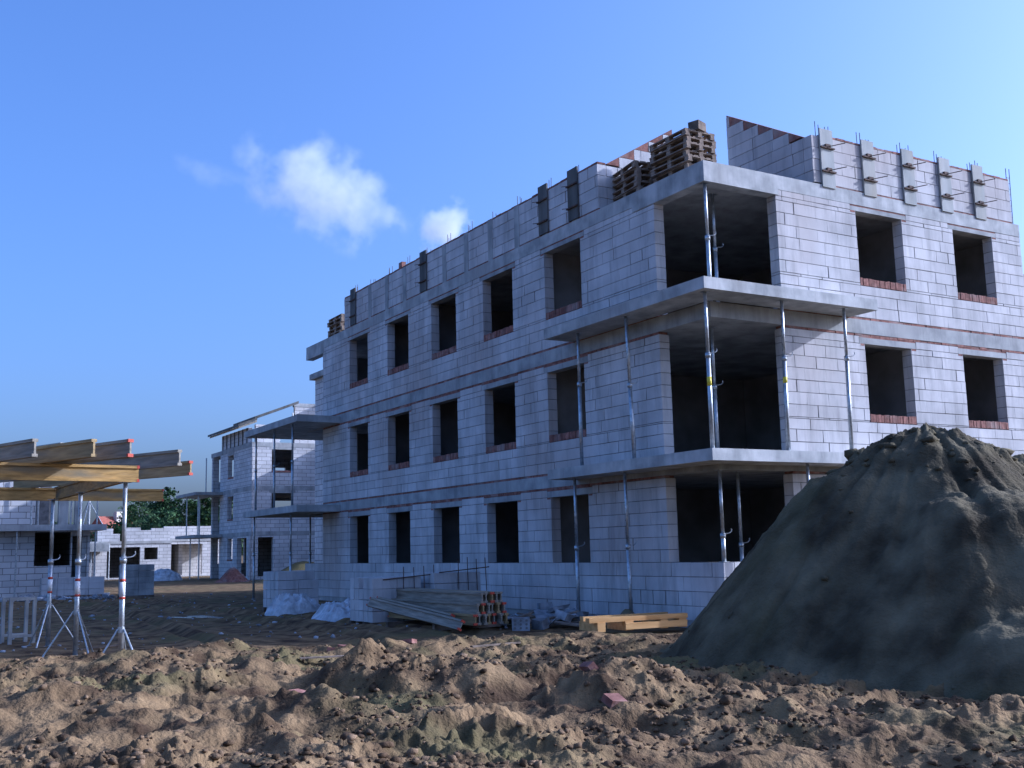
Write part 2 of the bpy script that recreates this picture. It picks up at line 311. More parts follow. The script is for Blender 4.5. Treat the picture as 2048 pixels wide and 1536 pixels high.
# ------------------------------------------------------------------ block walls
def intervals(a0, a1, z0, z1, ops):
    iv = [(a0, a1)]
    for (o0, o1, p0, p1) in ops:
        if p0 < z1 - 0.02 and p1 > z0 + 0.02:
            nv = []
            for s, e in iv:
                if o1 <= s or o0 >= e: nv.append((s, e)); continue
                if o0 > s + .02: nv.append((s, o0))
                if o1 < e - .02: nv.append((o1, e))
            iv = nv
    return iv
BLOCKS = []; CORE = MB()
JT = 0.013
def wall(axis, face, th, a0, a1, z0, z1, ops=(), course=0.2475, blen=0.6, top=None):
    """axis 'x': wall lies in plane x=face and runs along y; 'y': plane y=face, runs along x; thickness th inward (+)"""
    z = z0; row = 0
    while z < z1 - 0.03:
        zt = min(z + course, z1)
        if z1 - zt < 0.06: zt = z1
        # split the course where an opening starts or ends inside it
        cuts = sorted({z, zt} | {q for o in ops for q in (o[2], o[3]) if z + .03 < q < zt - .03})
        for c0, c1 in zip(cuts[:-1], cuts[1:]):
            for s, e in intervals(a0, a1, c0, c1, ops):
                if top: e = min(e, top(c1))
                if e - s < .04: continue
                d = .014
                if axis == 'x': CORE.box(face + d, face + th - d, s + d, e - d, c0, c1)
                else: CORE.box(s + d, e - d, face + d, face + th - d, c0, c1)
                off = (row % 2) * blen / 2 + random.uniform(-.06, .06)
                p = [s]; q = math.floor((s - off) / blen) * blen + off + blen
                while q < e - .09:
                    if q > s + .09: p.append(q)
                    q += blen + (random.choice([0, 0, 0, -.2, .0, .12]))
                p.append(e)
                for b0, b1 in zip(p[:-1], p[1:]):
                    h = JT / 2; hv = .0022; pr = random.uniform(-.003, .003); l = b0 + (hv if b0 > s else 0); r = b1 - (hv if b1 < e else 0)
                    zz0 = c0 + h; zz1 = c1 - h
                    if random.random() < .34: r -= random.uniform(.008, .024) if b1 < e else 0
                    if axis == 'x': BLOCKS.append((face + pr, face + th, l, r, zz0, zz1))
                    else: BLOCKS.append((l, r, face + pr, face + th, zz0, zz1))
        z = zt; row += 1
def flush_blocks(parent, limit, name='block', rest='block_courses'):
    global BLOCKS, CORE
    def area(b):
        c = Vector(((b[0] + b[1]) / 2, (b[2] + b[3]) / 2, (b[4] + b[5]) / 2)) - CAM
        d = c.dot(F); x = c.dot(Rr) / d; y = c.dot(Ur) / d
        if d < 1 or abs(x) > .47 or abs(y) > .355: return 0
        return ((b[1] - b[0]) * abs(R0.x) + (b[3] - b[2]) * abs(R0.y)) * (b[5] - b[4]) / d ** 2
    BLOCKS.sort(key=area, reverse=True)
    for b in BLOCKS[:limit]: MB().box(*b, j=.0022).build(name, 'block', parent)
    m = MB()
    for b in BLOCKS[limit:]: m.box(*b, j=.0022)
    if BLOCKS[limit:]: o = m.build(rest, 'block', parent); o['kind'] = 'stuff'
    CORE.build('mortar_core', 'mortar', parent)
    BLOCKS = []; CORE = MB()

# ------------------------------------------------------------------ the large building
B = thing('apartment_building', 'unfinished three storey white block apartment building with open corner loggias and parapet', 'building', (0, 0, 0))
LX, LY, T = 9.78, 21.85, 0.25
Z1, Z2, Z3 = (2.92, 3.20), (5.82, 6.12), (8.62, 8.92)            # ring beams
FL = [(1.215, 2.87, 1.215, 2.70), (3.25, 5.77, 4.13, 5.61), (6.17, 8.619, 7.03, 8.49)]   # wall z0,z1, opening z0,z1
SIL = [None, 3.96, 6.86]
WL = [(4.27 + 3.007 * k, 5.79 + 3.0 * k) for k in range(5)]
WR = [(4.165, 5.605), (7.31, 8.71)]
wall('x', 0, T, 0.0, 21.9, 0.12, 1.215, course=.274)
wall('y', 0, T, T + .012, LX, 0.12, 1.215, course=.274)
lintel = MB()
for fi, (z0, z1, o0, o1) in enumerate(FL):
    b0 = SIL[fi] or o0
    wall('x', 0, T, 1.58, 20.2, z0, z1, [(a, b, b0, o1) for a, b in WL] + [(a - .16, b + .16, o1, z1) for a, b in WL])
    wall('y', 0, T, 1.87, LX, z0, z1, [(a, b, b0, o1) for a, b in WR] + [(a - .16, b + .16, o1, z1) for a, b in WR])
    for k, (a, b) in enumerate(WL):
        MB().box(.002, T, a - .15, b + .15, o1, z1 - .032, j=.002).build('lintel', 'concrete', B)
        m = MB().box(.006, T - .01, a - .155, b + .155, z1 - .03, z1)
        for e in (a - .155, b + .01): m.box(-.001, .12, e, e + .145, o1 - .045, o1 - .004)
        m.build('lintel_brick_bed', 'red_brick', B)
        if SIL[fi]:
            m = MB(); q = a + .012; n = 18
            for i in range(n):
                wd = (b - a - .024) / n; m.box(-.004 + random.uniform(-.006, .006), T - .01, q + .004, q + wd - .004, SIL[fi] + .01, o0 + random.uniform(-.012, .006)); q += wd
            m.box(.012, T - .02, a + .006, b - .006, SIL[fi], o0 - .015, var=.2)
            m.build('window_sill', 'red_brick', B)
    for k, (a, b) in enumerate(WR):
        MB().box(a - .15, b + .15, .002, T, o1, z1 - .032, j=.002).build('lintel', 'concrete', B)
        m = MB().box(a - .155, b + .155, .006, T - .01, z1 - .03, z1)
        for e in (a - .155, b + .01): m.box(e, e + .145, -.001, .12, o1 - .045, o1 - .004)
        m.build('lintel_brick_bed', 'red_brick', B)
        if SIL[fi]:
            m = MB(); q = a + .012; n = 17
            for i in range(n):
                wd = (b - a - .024) / n; m.box(q + .004, q + wd - .004, -.004 + random.uniform(-.006, .006), T - .01, SIL[fi] + .01, o0 + random.uniform(-.012, .006)); q += wd
            m.box(a + .006, b - .006, .012, T - .02, SIL[fi], o0 - .015, var=.2)
            m.build('window_sill', 'red_brick', B)
# ring beams and red brick bedding courses
def lshape(z0, z1, d=0.0, w=.27):
    return MB().prism([(-d, -d), (LX, -d), (LX, w), (w, w), (w, LY), (-d, LY)], 2, z0, z1)
for (a, b) in (Z1, Z2): lshape(a, b, .004).build('ring_beam', 'concrete', B)
lshape(Z3[0], Z3[1], .004).build('ring_beam', 'slab_concrete', B)
MB().prism([(-.008, -.008), (1.95, -.008), (1.95, .262), (.262, .262), (.262, 2.3), (-.008, 2.3)], 2, 8.505, 8.619).build('corner_beam', 'slab_concrete', B)
MB().prism([(-.008, 20.1), (.262, 20.1), (.262, LY + .004), (-.008, LY + .004)], 2, 8.46, 8.619).build('corner_beam', 'slab_concrete', B)
m = MB()
for (z0, z1) in ((2.872, 2.918), (3.202, 3.248), (5.772, 5.818), (6.122, 6.168)):
    q = 1.6
    while q < 20.15:
        e = min(q + random.uniform(.2, .3), 20.18); m.box(.0 + random.uniform(-.004, .012), T - .02, q, e - .008, z0, z1); q = e
    q = 1.89
    while q < LX - .05:
        e = min(q + random.uniform(.2, .3), LX - .01); m.box(q, e - .008, .0 + random.uniform(-.004, .012), T - .02, z0, z1); q = e
m.build('brick_bedding_course', 'red_brick', B)['kind'] = 'stuff'
for (a, b) in (Z1, Z2, Z3): MB().box(.28, LX - .01, .28, LY - .01, a + .02, b - .004).build('floor_slab', 'concrete', B)
MB().box(.28, LX, .28, LY, 0.02, .16).build('floor_slab', 'concrete', B)
MB().prism([(.02, .02), (LX, .02), (LX, .3), (.3, .3), (.3, 21.88), (.02, 21.88)], 2, -.5, .119).build('plinth', 'concrete', B)
# inner walls that close the rooms
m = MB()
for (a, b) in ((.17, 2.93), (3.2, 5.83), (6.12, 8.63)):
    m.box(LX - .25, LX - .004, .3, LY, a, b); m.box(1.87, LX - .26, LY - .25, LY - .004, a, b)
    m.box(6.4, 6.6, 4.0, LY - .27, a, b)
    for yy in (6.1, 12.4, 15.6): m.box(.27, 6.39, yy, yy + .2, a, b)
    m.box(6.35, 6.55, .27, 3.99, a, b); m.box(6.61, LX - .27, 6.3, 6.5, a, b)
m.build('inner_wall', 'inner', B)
# balconies
def balc(poly, z0, z1): return MB().prism(poly, 2, z0, z1).build('balcony_slab', 'slab_concrete', B)
balc([(-.78, -.74), (3.77, -.74), (3.77, -.006), (-.006, -.006), (-.006, 4.68), (-.78, 4.68)], 6.14, 6.36)
balc([(-.78, -.74), (3.77, -.74), (3.77, -.006), (-.006, -.006), (-.006, 4.68), (-.78, 4.68)], 3.02, 3.235)
for zt in (6.06, 3.12): balc([(-1.5, 18.62), (-.006, 18.62), (-.006, 21.9), (3.2, 21.9), (3.2, 24.3), (-1.5, 24.3)], zt - .22, zt)
MB().box(-.006, .9, 20.25, 21.88, 6.125, 6.2).build('loggia_step', 'slab_concrete', B)
# parapet with columns, boards and rebar
PZ0, PZ1 = 8.96, 9.99
colL = [6.90 + .13, 8.36, 9.68, 10.96, 13.56, 14.84, 16.15]; brdL = [4.47, 5.745, 12.23, 17.46]
allL = sorted(colL + brdL); brdR = [3.41, 4.665, 5.945, 7.185, 8.37]
wall('x', 0.02, .24, 3.53, 18.28, PZ0, PZ1, [(c - .12, c + .12, PZ0 - 1, PZ1 + 1) for c in allL], course=.257)
wall('y', 0.02, .24, 3.02, 9.58, PZ0, PZ1, [(c - .12, c + .12, PZ0 - 1, PZ1 + 1) for c in brdR], course=.257)
m = MB()
for z0, z1, tt in ((8.922, 8.958, .0), (9.992, 10.035, .01)):
    q = 3.53
    while q < 18.25:
        e = min(q + .25, 18.28); m.box(.02 + random.uniform(-.004, .006), .25, q, e - .008, z0, z1 + random.uniform(-tt, tt)); q = e
    q = 3.27
    while q < 9.55:
        e = min(q + .25, 9.58); m.box(q, e - .008, .02 + random.uniform(-.004, .006), .25, z0, z1 + random.uniform(-tt, tt)); q = e
m.build('parapet_brick_course', 'red_brick', B)['kind'] = 'stuff'
for c in allL:
    MB().box(.012, .262, c - .118, c + .118, 8.921, 9.985 + random.uniform(0, .03), j=.002).build('concrete_column', 'concrete', B)
    m = MB()
    for dy in (-.09, 0.0, .09):
        x = .08 + .1 * random.random(); m.cyl((x, c + dy, 9.9), (x + random.uniform(-.015, .015), c + dy + random.uniform(-.02, .02), 10.13 + random.uniform(.05, .22)), .008, n=5)
    m.build('rebar', 'rust', B)
for c in brdL:
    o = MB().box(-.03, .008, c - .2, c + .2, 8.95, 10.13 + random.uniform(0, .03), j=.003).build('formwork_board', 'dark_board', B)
    for zz in (9.22, 9.75): MB().box(-.07, -.032, c - .22, c + .22, zz, zz + .035).cyl((-.05, c + .1, zz + .02), (-.22, c + .16, zz - .01), .008, n=5).build('clamp', 'rust', o)
for c in brdR:
    MB().box(c - .118, c + .118, .012, .262, 8.921, 9.99, j=.002).build('concrete_column', 'concrete', B)
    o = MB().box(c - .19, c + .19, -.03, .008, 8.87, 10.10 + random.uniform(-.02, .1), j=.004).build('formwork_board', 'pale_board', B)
    for zz in (9.2, 9.72): MB().box(c - .2, c + .2, -.07, -.032, zz, zz + .03).cyl((c - .02, -.05, zz + .03), (c + .30, -.26, zz + .10), .010, n=5).box(c - .07, c + .07, -.075, -.03, zz + .03, zz + .09).build('clamp', 'rust', o)
    m = MB()
    for dx in (-.17, -.08, .1, .2): m.cyl((c + dx, .1, 9.9), (c + dx + random.uniform(-.02, .02), .1, 10.1 + random.uniform(.1, .25)), .008, n=5)
    m.build('rebar', 'rust', B)
m = MB()
for dx in (0, .13): m.cyl((9.62 + dx, .12, 8.93), (9.66 + dx, .12, 10.35), .009, n=5)
for k in range(9): m.cyl((9.62 + .004 * k, .12, 9.0 + .14 * k), (9.75 + .004 * k, .12, 9.0 + .14 * k), .006, n=5)
m.build('rebar', 'rust', B)
MB().box(.1, .22, 13.9, 14.15, 10.04, 10.25, j=.006).build('brick', 'red_brick', B)
# gables beside the corner terrace: stepped blocks, the slope made up in red brick
def gable(axis, face, th, a0, z0, zs, a_end, slope):
    zt = lambda a: zs + slope * (a - a0)
    red = MB(); z = z0; c = .257; row = 0
    while z < zt(a_end) - .02:
        z1 = z + c
        s = a0 if z1 <= zs + .02 else a0 + (z1 - zs) / slope         # blocks where the whole course fits under the slope
        if s < a_end - .05:
            wall(axis, face, th, s, a_end, z, min(z1, zt(a_end)), course=c)
        if z1 > zs:
            lo = max(a0, a0 + (z - zs) / slope); hi = min(s, a_end)
            if hi - lo > .03:
                p = [(lo + .004, max(z, zs - .0) + .004), (hi - .008, max(z, zs) + .004), (hi - .008, zt(hi) - .004)]
                if lo == a0 and zt(a0) > z + .03: p.append((a0, zt(a0)))
                if axis == 'y': red.prism(p, 1, face + .004, face + th - .01)
                else: red.prism(p, 0, face + .004, face + th - .01)
        z = z1; row += 1
    red.build('gable_brick_infill', 'red_brick', B)
gable('y', 3.53, .24, .27, 8.96, 10.02, 2.22, .60)
gable('x', 3.02, .24, .27, 8.96, 10.02, 2.56, .57)
flush_blocks(B, 300)
# rear wing of the same building, hidden from most places in front
RW = thing('rear_wing', 'plain block rear wing joined behind the large unfinished building', 'building', (0, 0, 0))
MB().box(3.6, LX, LY + .01, 30.5, -.3, 9.2).build('wall', 'far_block', RW)
MB().box(3.4, LX + .2, LY + .01, 30.7, 9.201, 9.45).build('roof_slab', 'concrete', RW)
MB().box(LX + .01, 16, 3.2, LY, -.3, 8.6).build('wall', 'far_block', RW)
MB().box(LX + .01, 16.1, 3.0, LY, 8.601, 8.9).build('roof_slab', 'concrete', RW)

# ------------------------------------------------------------------ telescopic props
def prop(loc, h, label, group, col=.55, lean=(0, 0), bands=None, tripod=0, rz=0.0, yellow=False):
    t = thing('telescopic_prop', label, 'prop', loc, rz, group); lx, ly = lean; P = lambda z: (lx * z / h, ly * z / h, z)
    zc = col * h
    MB().cyl(P(.008), P(zc), .040, n=12).build('outer_tube', 'steel', t, True)
    MB().cyl(P(zc), P(h - .008), .032, n=12).build('inner_tube', 'steel', t, True)
    MB().box(-.07, .07, -.07, .07, 0, .008).build('base_plate', 'steel', t)
    MB().box(lx - .07, lx + .07, ly - .07, ly + .07, h - .008, h).build('head_plate', 'steel', t)
    c = P(zc); k = MB().cyl((c[0], c[1], zc - .07), (c[0], c[1], zc + .02), .052, n=12).build('collar', 'steel', t, True)
    MB().path([(c[0] - .03, c[1] - .05, zc), (c[0] + .10, c[1] - .08, zc + .02), (c[0] + .15, c[1] - .08, zc + .06), (c[0] + .14, c[1] - .08, zc + .10)], .008).build('handle', 'steel', k)
    m = MB()
    for i in range(7): z = zc + .12 + i * .12; m.cyl((P(z)[0] - .0246, P(z)[1] - .0, z), (P(z)[0] - .0240, P(z)[1], z + .03), .010, n=5) if z < h - .1 else None
    if m.v: m.build('pin_hole', 'rust', t)
    if bands:
        for (z0, z1, mm) in bands: MB().cyl(P(z0), P(z1), .0415, n=12).build('colour_band', mm, t, True)
    if tripod:
        for i in range(3):
            a = rz + i * 2.094 + .5; d = (math.cos(a), math.sin(a))
            MB().cyl((.05 * d[0], .05 * d[1], tripod), (.48 * d[0] * tripod / .7, .48 * d[1] * tripod / .7, .012), .014, n=8).box(.48 * d[0] * tripod / .7 - .03, .48 * d[0] * tripod / .7 + .03, .48 * d[1] * tripod / .7 - .03, .48 * d[1] * tripod / .7 + .03, 0, .012).build('tripod_leg', 'steel', t)
        MB().cyl((0, 0, tripod - .05), (0, 0, tripod + .03), .05, n=10).build('tripod_ring', 'steel', t)
    return t
G1 = 'props under the balconies'
prop((-.52, 4.02, gz(-.52, 4.02)), 3.02 - gz(-.52, 4.02), 'steel prop from the ground to the lowest near balcony, beside the end window', G1, .52)
prop((-.62, 2.05, gz(-.62, 2.05)), 3.02 - gz(-.62, 2.05), 'steel prop standing in the small sand mound under the lowest near balcony', G1, .52, (0.05, .1))
prop((-.5, 3.75, 3.235), 2.905, 'steel prop between the two near balconies in front of a window', G1, .62)
prop((-.62, 1.75, 3.235), 2.905, 'leaning steel prop between the two near balconies before the plain wall', G1, .52, (.03, .14))
prop((-.56, -.5, 3.235), 2.905, 'steel prop at the outer corner between the two near balconies', G1, .6, bands=[(1.15, 1.32, 'yellow_paint')])
prop((1.25, -.55, 3.235), 2.905, 'steel prop with yellow band at the jamb between the two near balconies', G1, .62, (.06, 0), bands=[(1.3, 1.42, 'yellow_paint')])
prop((2.95, -.55, 3.235), 2.905, 'steel prop near the sunlit end of the lower balcony', G1, .66, (.05, 0))
prop((.12, .12, 6.12), 2.385, 'steel prop in the open corner of the top storey loggia', G1, .55)
prop((1.0, .9, 6.118), 2.515, 'dim steel prop inside the top storey loggia room', G1, .55)
prop((.75, .85, 3.198), 2.64, 'dim steel prop inside the middle storey loggia room', G1, .55)
prop((.13, .13, 1.215), 1.705, 'steel prop standing on the corner of the low loggia wall', G1, .3)
prop((1.0, .6, .16), 2.78, 'dim steel prop inside the ground floor loggia room', G1, .5)
prop((1.72, -.55, gz(1.72, -.55)), 3.02 - gz(1.72, -.55), 'steel prop under the sunlit side of the lowest balcony behind the sand heap', G1, .5)
for (x, y) in ((-1.2, 23.8), (-1.25, 21.6), (-1.3, 19.6)):
    prop((x, y, 3.12), 2.72, 'steel prop between the two balconies at the far end of the building', 'props under the far balconies', .55)
for (x, y) in ((-1.3, 23.6), (-1.2, 20.0), (.6, 23.0), (1.2, 22.6)):
    z = gz(x, y) ; prop((x, y, z), 2.9 - z, 'steel prop from the ground to the lower balcony at the far end', 'props under the far balconies', .55)

# ------------------------------------------------------------------ formwork beams
BM_L = 3.9
def beam_meshes(wood, L, H):
    web = MB().box(-.014, .014, 0, L, .04, H - .04).mesh('web', wood)
    fl = MB().box(-.04, .04, 0, L, 0, .04).mesh('flange', wood)
    cap = MB().box(-.042, .042, -.006, .03, -.002, .042).mesh('end_cap', 'red_paint')
    return web, fl, cap
BEAMM = {}
def beam(loc, rz, label, group, wood='beam_wood', L=BM_L, caps=True, tilt=0.0, roll=0.0, H=.2):
    key = (wood, L, H)
    if key not in BEAMM: BEAMM[key] = beam_meshes(wood, L, H)
    web, fl, cap = BEAMM[key]
    t = thing('formwork_beam', label, 'beam', loc, rz, group); t.rotation_euler = (tilt, roll, rz)
    link('web', web, t); link('flange', fl, t); o = link('flange', fl, t); o.location.z = H - .04
    if caps:
        for y in (0, L - .024):
            for z in (0, H - .04): o = link('end_cap', cap, t); o.location = (0, y, z)
    return t
# deck formwork on props, at the yard's left side
G2 = 'deck formwork props'
bands = [(.95, .99, 'red_paint'), (.995, 1.2, 'white_paint'), (1.205, 1.245, 'red_paint')]
HB = 2.66
def fprop(x, y, lab, tri, bd=True, rz=0): z = gz(x, y); prop((x, y, z), HB - z, lab, G2, .58, tripod=tri, bands=[(a - z * .5, b - z * .5, c) for a, b, c in bands] if bd else None, rz=rz)
fprop(-10.34, 1.35, 'prop with red and white bands under the corner of the beam deck', .52, rz=.3)
fprop(-10.52, 4.0, 'middle tripod prop under the long beam of the deck', .72, rz=1.2)
fprop(-10.60, 6.4, 'rear tripod prop with red bands under the long beam of the deck', .74, rz=.8)
fprop(-12.9, 1.75, 'prop under the outer end of the front deck beam', .6); fprop(-13.0, 6.6, 'prop under the outer end of the rear deck beam', .6)
G3 = 'beams of the deck formwork'
beam((-10.17, 1.30, HB), math.radians(102 - 12 + 6), 'yellow lower beam across the front of the deck', G3, L=3.9, H=.24)
beam((-10.36, 1.50, HB), math.radians(1.6), 'long lower beam running back over the row of deck props', G3, L=5.2, H=.24)
beam((-8.45, 7.05, HB + .0), math.radians(93), 'yellow lower beam across the rear of the deck', G3, L=5.2, H=.24)
for i, (x, y, rz, wd, L) in enumerate([(-11.76, .09, 19, 'beam_grey', 4.9), (-11.05, -.09, 21, 'beam_old', 5.2), (-10.6, -.2, 22, 'beam_grey', 4.9), (-9.61, 1.12, 25, 'beam_grey', 5.9), (-8.94, 3.06, 27, 'beam_old', 4.9), (-12.5, .2, 18, 'beam_grey', 4.9), (-13.3, .1, 18, 'beam_grey', 4.9)]):
    labs = ['weathered upper deck beam between its two lowest neighbours over the front beam', 'weathered upper deck beam with its end just above the corner prop side', 'weathered upper deck beam ending above the banded corner prop', 'weathered upper deck beam jutting past the corner prop', 'weathered upper deck beam with red tips at the free outer edge of the deck', 'weathered upper deck beam second from the outer end of the front beam', 'weathered upper deck beam at the outer end of the front beam']
    beam((x, y, HB + .2425), math.radians(rz), labs[i], G3, wd, L, H=.24, caps=i in (2, 4))
for (x0, y0, wx, wy, rz, lab) in ((-11.35, .75, .72, 1.2, 21, 'loose plywood sheet lying on the deck beams by the corner prop'),):
    o = MB().box(0, wx, 0, wy, 0, .021, j=.002).build('plywood_sheet', 'pale_board' if wx < 1 else 'beam_grey'); o.location = (x0, y0, HB + .484); o.rotation_euler.z = math.radians(rz); tag(o, lab, 'board')
# stack of beams by the facade
G4 = 'stacked formwork beams'
ztop = gz(-3.4, 4.5)
for (x, y) in ((-3.2, 4.0), (-3.2, 6.2)):
    o = MB().box(-.75, .75, -.05, .05, 0, .12).build('timber_bearer', 'pallet_wood'); o.location = (x, y, gz(x, y) - .02); tag(o, 'squared timber bearer under the stacked beams', 'timber', 'bearers under the beams')
zb = max(gz(-3.2, 4.0), gz(-3.2, 6.2)) + .10
for r in range(3):
    for k in range(7 - r):
        beam((-3.55 + .105 * r + k * .112, 3.05 + .06 * r + random.uniform(-.05, .05), zb + r * .2012), math.radians(random.uniform(-.4, .4)), 'formwork beam lying flat in the long stack before the shaded wall', G4, ['beam_old', 'beam_grey', 'beam_grey'][(k * 2 + r) % 3], caps=(k * 5 + r * 3) % 4 == 0)
beam((-4.0, 2.85, gz(-4.0, 2.85) + .06), math.radians(5), 'grey formwork beam leaning beside the stack with its end on the ground', G4, 'beam_grey', tilt=math.radians(5.5), roll=.5)
beam((-3.86, 3.5, gz(-3.8, 3.5) + .22), math.radians(6), 'grey formwork beam propped on the flank of the beam stack', G4, 'beam_grey', L=3.1, tilt=math.radians(5.5), roll=.45)

# ------------------------------------------------------------------ pallets
PM = None
def pallet_meshes():
    return (MB().box(0, 1.2, 0, .12, 0, .022, j=.001).mesh('deck_board', 'pallet_wood'), MB().box(0, .12, 0, .8, 0, .022, j=.001).mesh('cross_board', 'pallet_wood'), MB().box(0, .12, 0, .1, 0, .078, j=.001).mesh('spacer_block', 'pallet_wood'))
PM = pallet_meshes()
def pallet(loc, rz, label, group):
    t = thing('wooden_pallet', label, 'pallet', loc, rz, group)
    for y in (0, .34, .68): o = link('skid_board', PM[0], t); o.location = (0, y, 0)
    for y in (.01, .35, .69):
        for x in (0, .54, 1.08): o = link('spacer_block', PM[2], t); o.location = (x, y, .022)
    for x in (0, .54, 1.08): o = link('cross_board', PM[1], t); o.location = (x, 0, .1)
    for y in (0, .17, .34, .51, .68): o = link('deck_board', PM[0], t); o.location = (0, y, .122)
    return t
def pstack(x, y, z, rz, n, where, grp):
    nm = ['lowest', 'second', 'third', 'fourth', 'fifth', 'sixth', 'seventh', 'eighth', 'ninth']
    for i in range(n):
        a = rz + random.uniform(-.05, .05); pallet((x + random.uniform(-.04, .04), y + random.uniform(-.04, .04), z + .1445 * i), a, f'{nm[i]} wooden pallet up in the {where}', grp)
pstack(1.36, 1.12, 8.9205, math.pi / 2, 8, 'tall stack on the corner roof terrace', 'pallets on the corner terrace')
pstack(1.1, 2.42, 8.9205, math.pi / 2 - .12, 6, 'shorter stack against the stepped gable', 'pallets by the stepped gable')
pstack(.95, 18.9, 8.9205, math.pi / 2, 5, 'stack at the far end of the roof', 'pallets at the far roof end')
for (x, y, z) in ((.95, 1.2, 10.077), (1.1, 1.62, 10.077)):
    o = MB().box(-.15, .15, -.12, .12, 0, .19, j=.012).build('clay_block', 'pallet_wood'); o.location = (x, y, z); o.rotation_euler.z = .3; tag(o, 'brown block left on top of the tall pallet stack', 'block', 'blocks on the pallet stack')
for k in range(4):
    o = MB().box(-.12, .12, -.3, .3, 0, .24, j=.004).build('loose_block', 'block'); o.location = (2.6, .95 + .0 + k * .32, 8.9205 + (.243 if k == 3 else 0)); o.rotation_euler.z = 1.5
    if k == 3: o.location.y = 1.3
    tag(o, 'spare white block lying on the terrace beside the shaded gable', 'block', 'blocks by the shaded gable')
# new yellow timber by the sand heap
YP = thing('timber_pallet', 'fresh yellow timber panel lying in the sun beside the sand heap', 'timber', (-2.6, .62, gz(-2.0, .4) + .04), -.10)
MB().box(0, 2.05, 0, .14, .16, .24, j=.004).build('rail', 'new_wood', YP); MB().box(.15, 1.95, .5, .62, .16, .24, j=.004).build('rail', 'new_wood', YP)
for i, x in enumerate((.15, .72, 1.45, 1.85)): MB().box(x, x + .16, -.02, .66, .0, .158, j=.004).build('bearer', 'new_wood', YP)
MB().box(.7, 2.0, -.06, -.02, .02, .13, j=.006).build('board', 'new_wood', YP)

# ------------------------------------------------------------------ block stacks, film, rebar frames
def block_stack(x, y, rz, nx, ny, nz, label, grp=None, bl=.6, bw=.24, bh=.24, m='block'):
    z = gz(x, y); t = thing('block_stack', label, 'blocks', (x, y, z), rz, grp)
    base = MB()
    for k in range(4): base.box(-.02, nx * bl + .02, k * (ny * bw - .1) / 3, k * (ny * bw - .1) / 3 + .1, -.1, .10)
    base.build('pallet', 'pallet_wood', t)
    for i in range(nx):
        for j in range(ny):
            for k in range(nz):
                if k == nz - 1 and random.random() < .12: continue
                MB().box(i * bl + .006, (i + 1) * bl - .006, j * bw + .007, (j + 1) * bw - .007, .101 + k * bh + .001, .101 + (k + 1) * bh - .009, j=.004).build('block', m, t)
    return t
block_stack(-3.95, 6.95, 0.03, 2, 5, 4, 'white block stack standing behind the far end of the beam stack')
block_stack(-2.55, 6.75, 0.0, 2, 5, 4, 'white block stack close to the shaded wall behind the beam stack')
block_stack(-3.95, 13.2, 0.1, 2, 4, 4, 'white block stack with crumpled film at its foot, left of the heaps of film')
block_stack(-4.6, 29.7, -.05, 2, 4, 5, 'grey cube of blocks alone in the yard before the left building', m='concrete', bw=.25)
block_stack(-7.2, 32.2, 0.0, 4, 2, 3, 'long low row of blocks beside the left building', m='block')
def film(x, y, sx, sy, h, lab, seed):
    n = 96; u, v = np.meshgrid(np.linspace(-1, 1, n), np.linspace(-1, 1, n)); X = x + u * sx; Y = y + v * sy
    e = np.clip(1 - (u ** 2 + v ** 2) + .5 * (fbm(u * 2 + seed, v * 2, 3, 5) - .5), 0, 1)
    r = 1 - np.abs(2 * fbm(u * 2.0 + seed, v * 3.1 + seed, 3, 8) - 1)
    Z = ground_h(X, Y) - .06 + np.sqrt(e) * h * (.55 + .5 * r * r) + np.sqrt(e) * .17 * (.5 - np.abs(2 * fbm(u * 4.3 + seed, v * 4.3 - seed, 2, 6) - 1)) + e * .05 * (.5 - np.abs(2 * fbm(u * 10 + seed, v * 10 - seed, 2, 16) - 1))
    o = link('plastic_film', grid_mesh('plastic_film', X, Y, Z, 'film')); tag(o, lab, 'plastic film')
film(-3.75, 12.6, .75, .5, .50, 'crumpled white film heaped against the block stack', 1)
film(-3.5, 9.6, .85, .9, .34, 'low white film heap lying between the block stacks', 4)
film(-2.6, 10.6, .8, .9, .42, 'taller crumpled film heap nearer the shaded wall', 9)
film(4.4, 61, 1.2, .9, .8, 'white film bundle in front of the far block building', 12)
def rebar_frame(p, rz, n, wd, h, lab):
    t = thing('rebar_frame', lab, 'rebar', p, rz, 'rebar frames over the block stacks')
    for i in range(n): MB().cyl((i * wd / (n - 1) + random.uniform(-.03, .03), 0, 0), (i * wd / (n - 1), .05, h + random.uniform(-.02, .05)), .010, n=5).build('upright_bar', 'rust', t)
    for zz in (.82 * h,): MB().cyl((-.5, .04, zz - .04), (wd + .1, .04, zz + .05), .013, n=5).build('cross_bar', 'rust', t)
rebar_frame((-3.2, 6.9, gz(-3.2, 6.9)), .0, 4, .75, 1.22, 'dark rebar ladder against the block stack behind the beam stack')
rebar_frame((-1.95, 6.66, gz(-1.9, 6.7)), .05, 4, .72, 1.36, 'dark rebar ladder against the block stack close to the shaded wall')
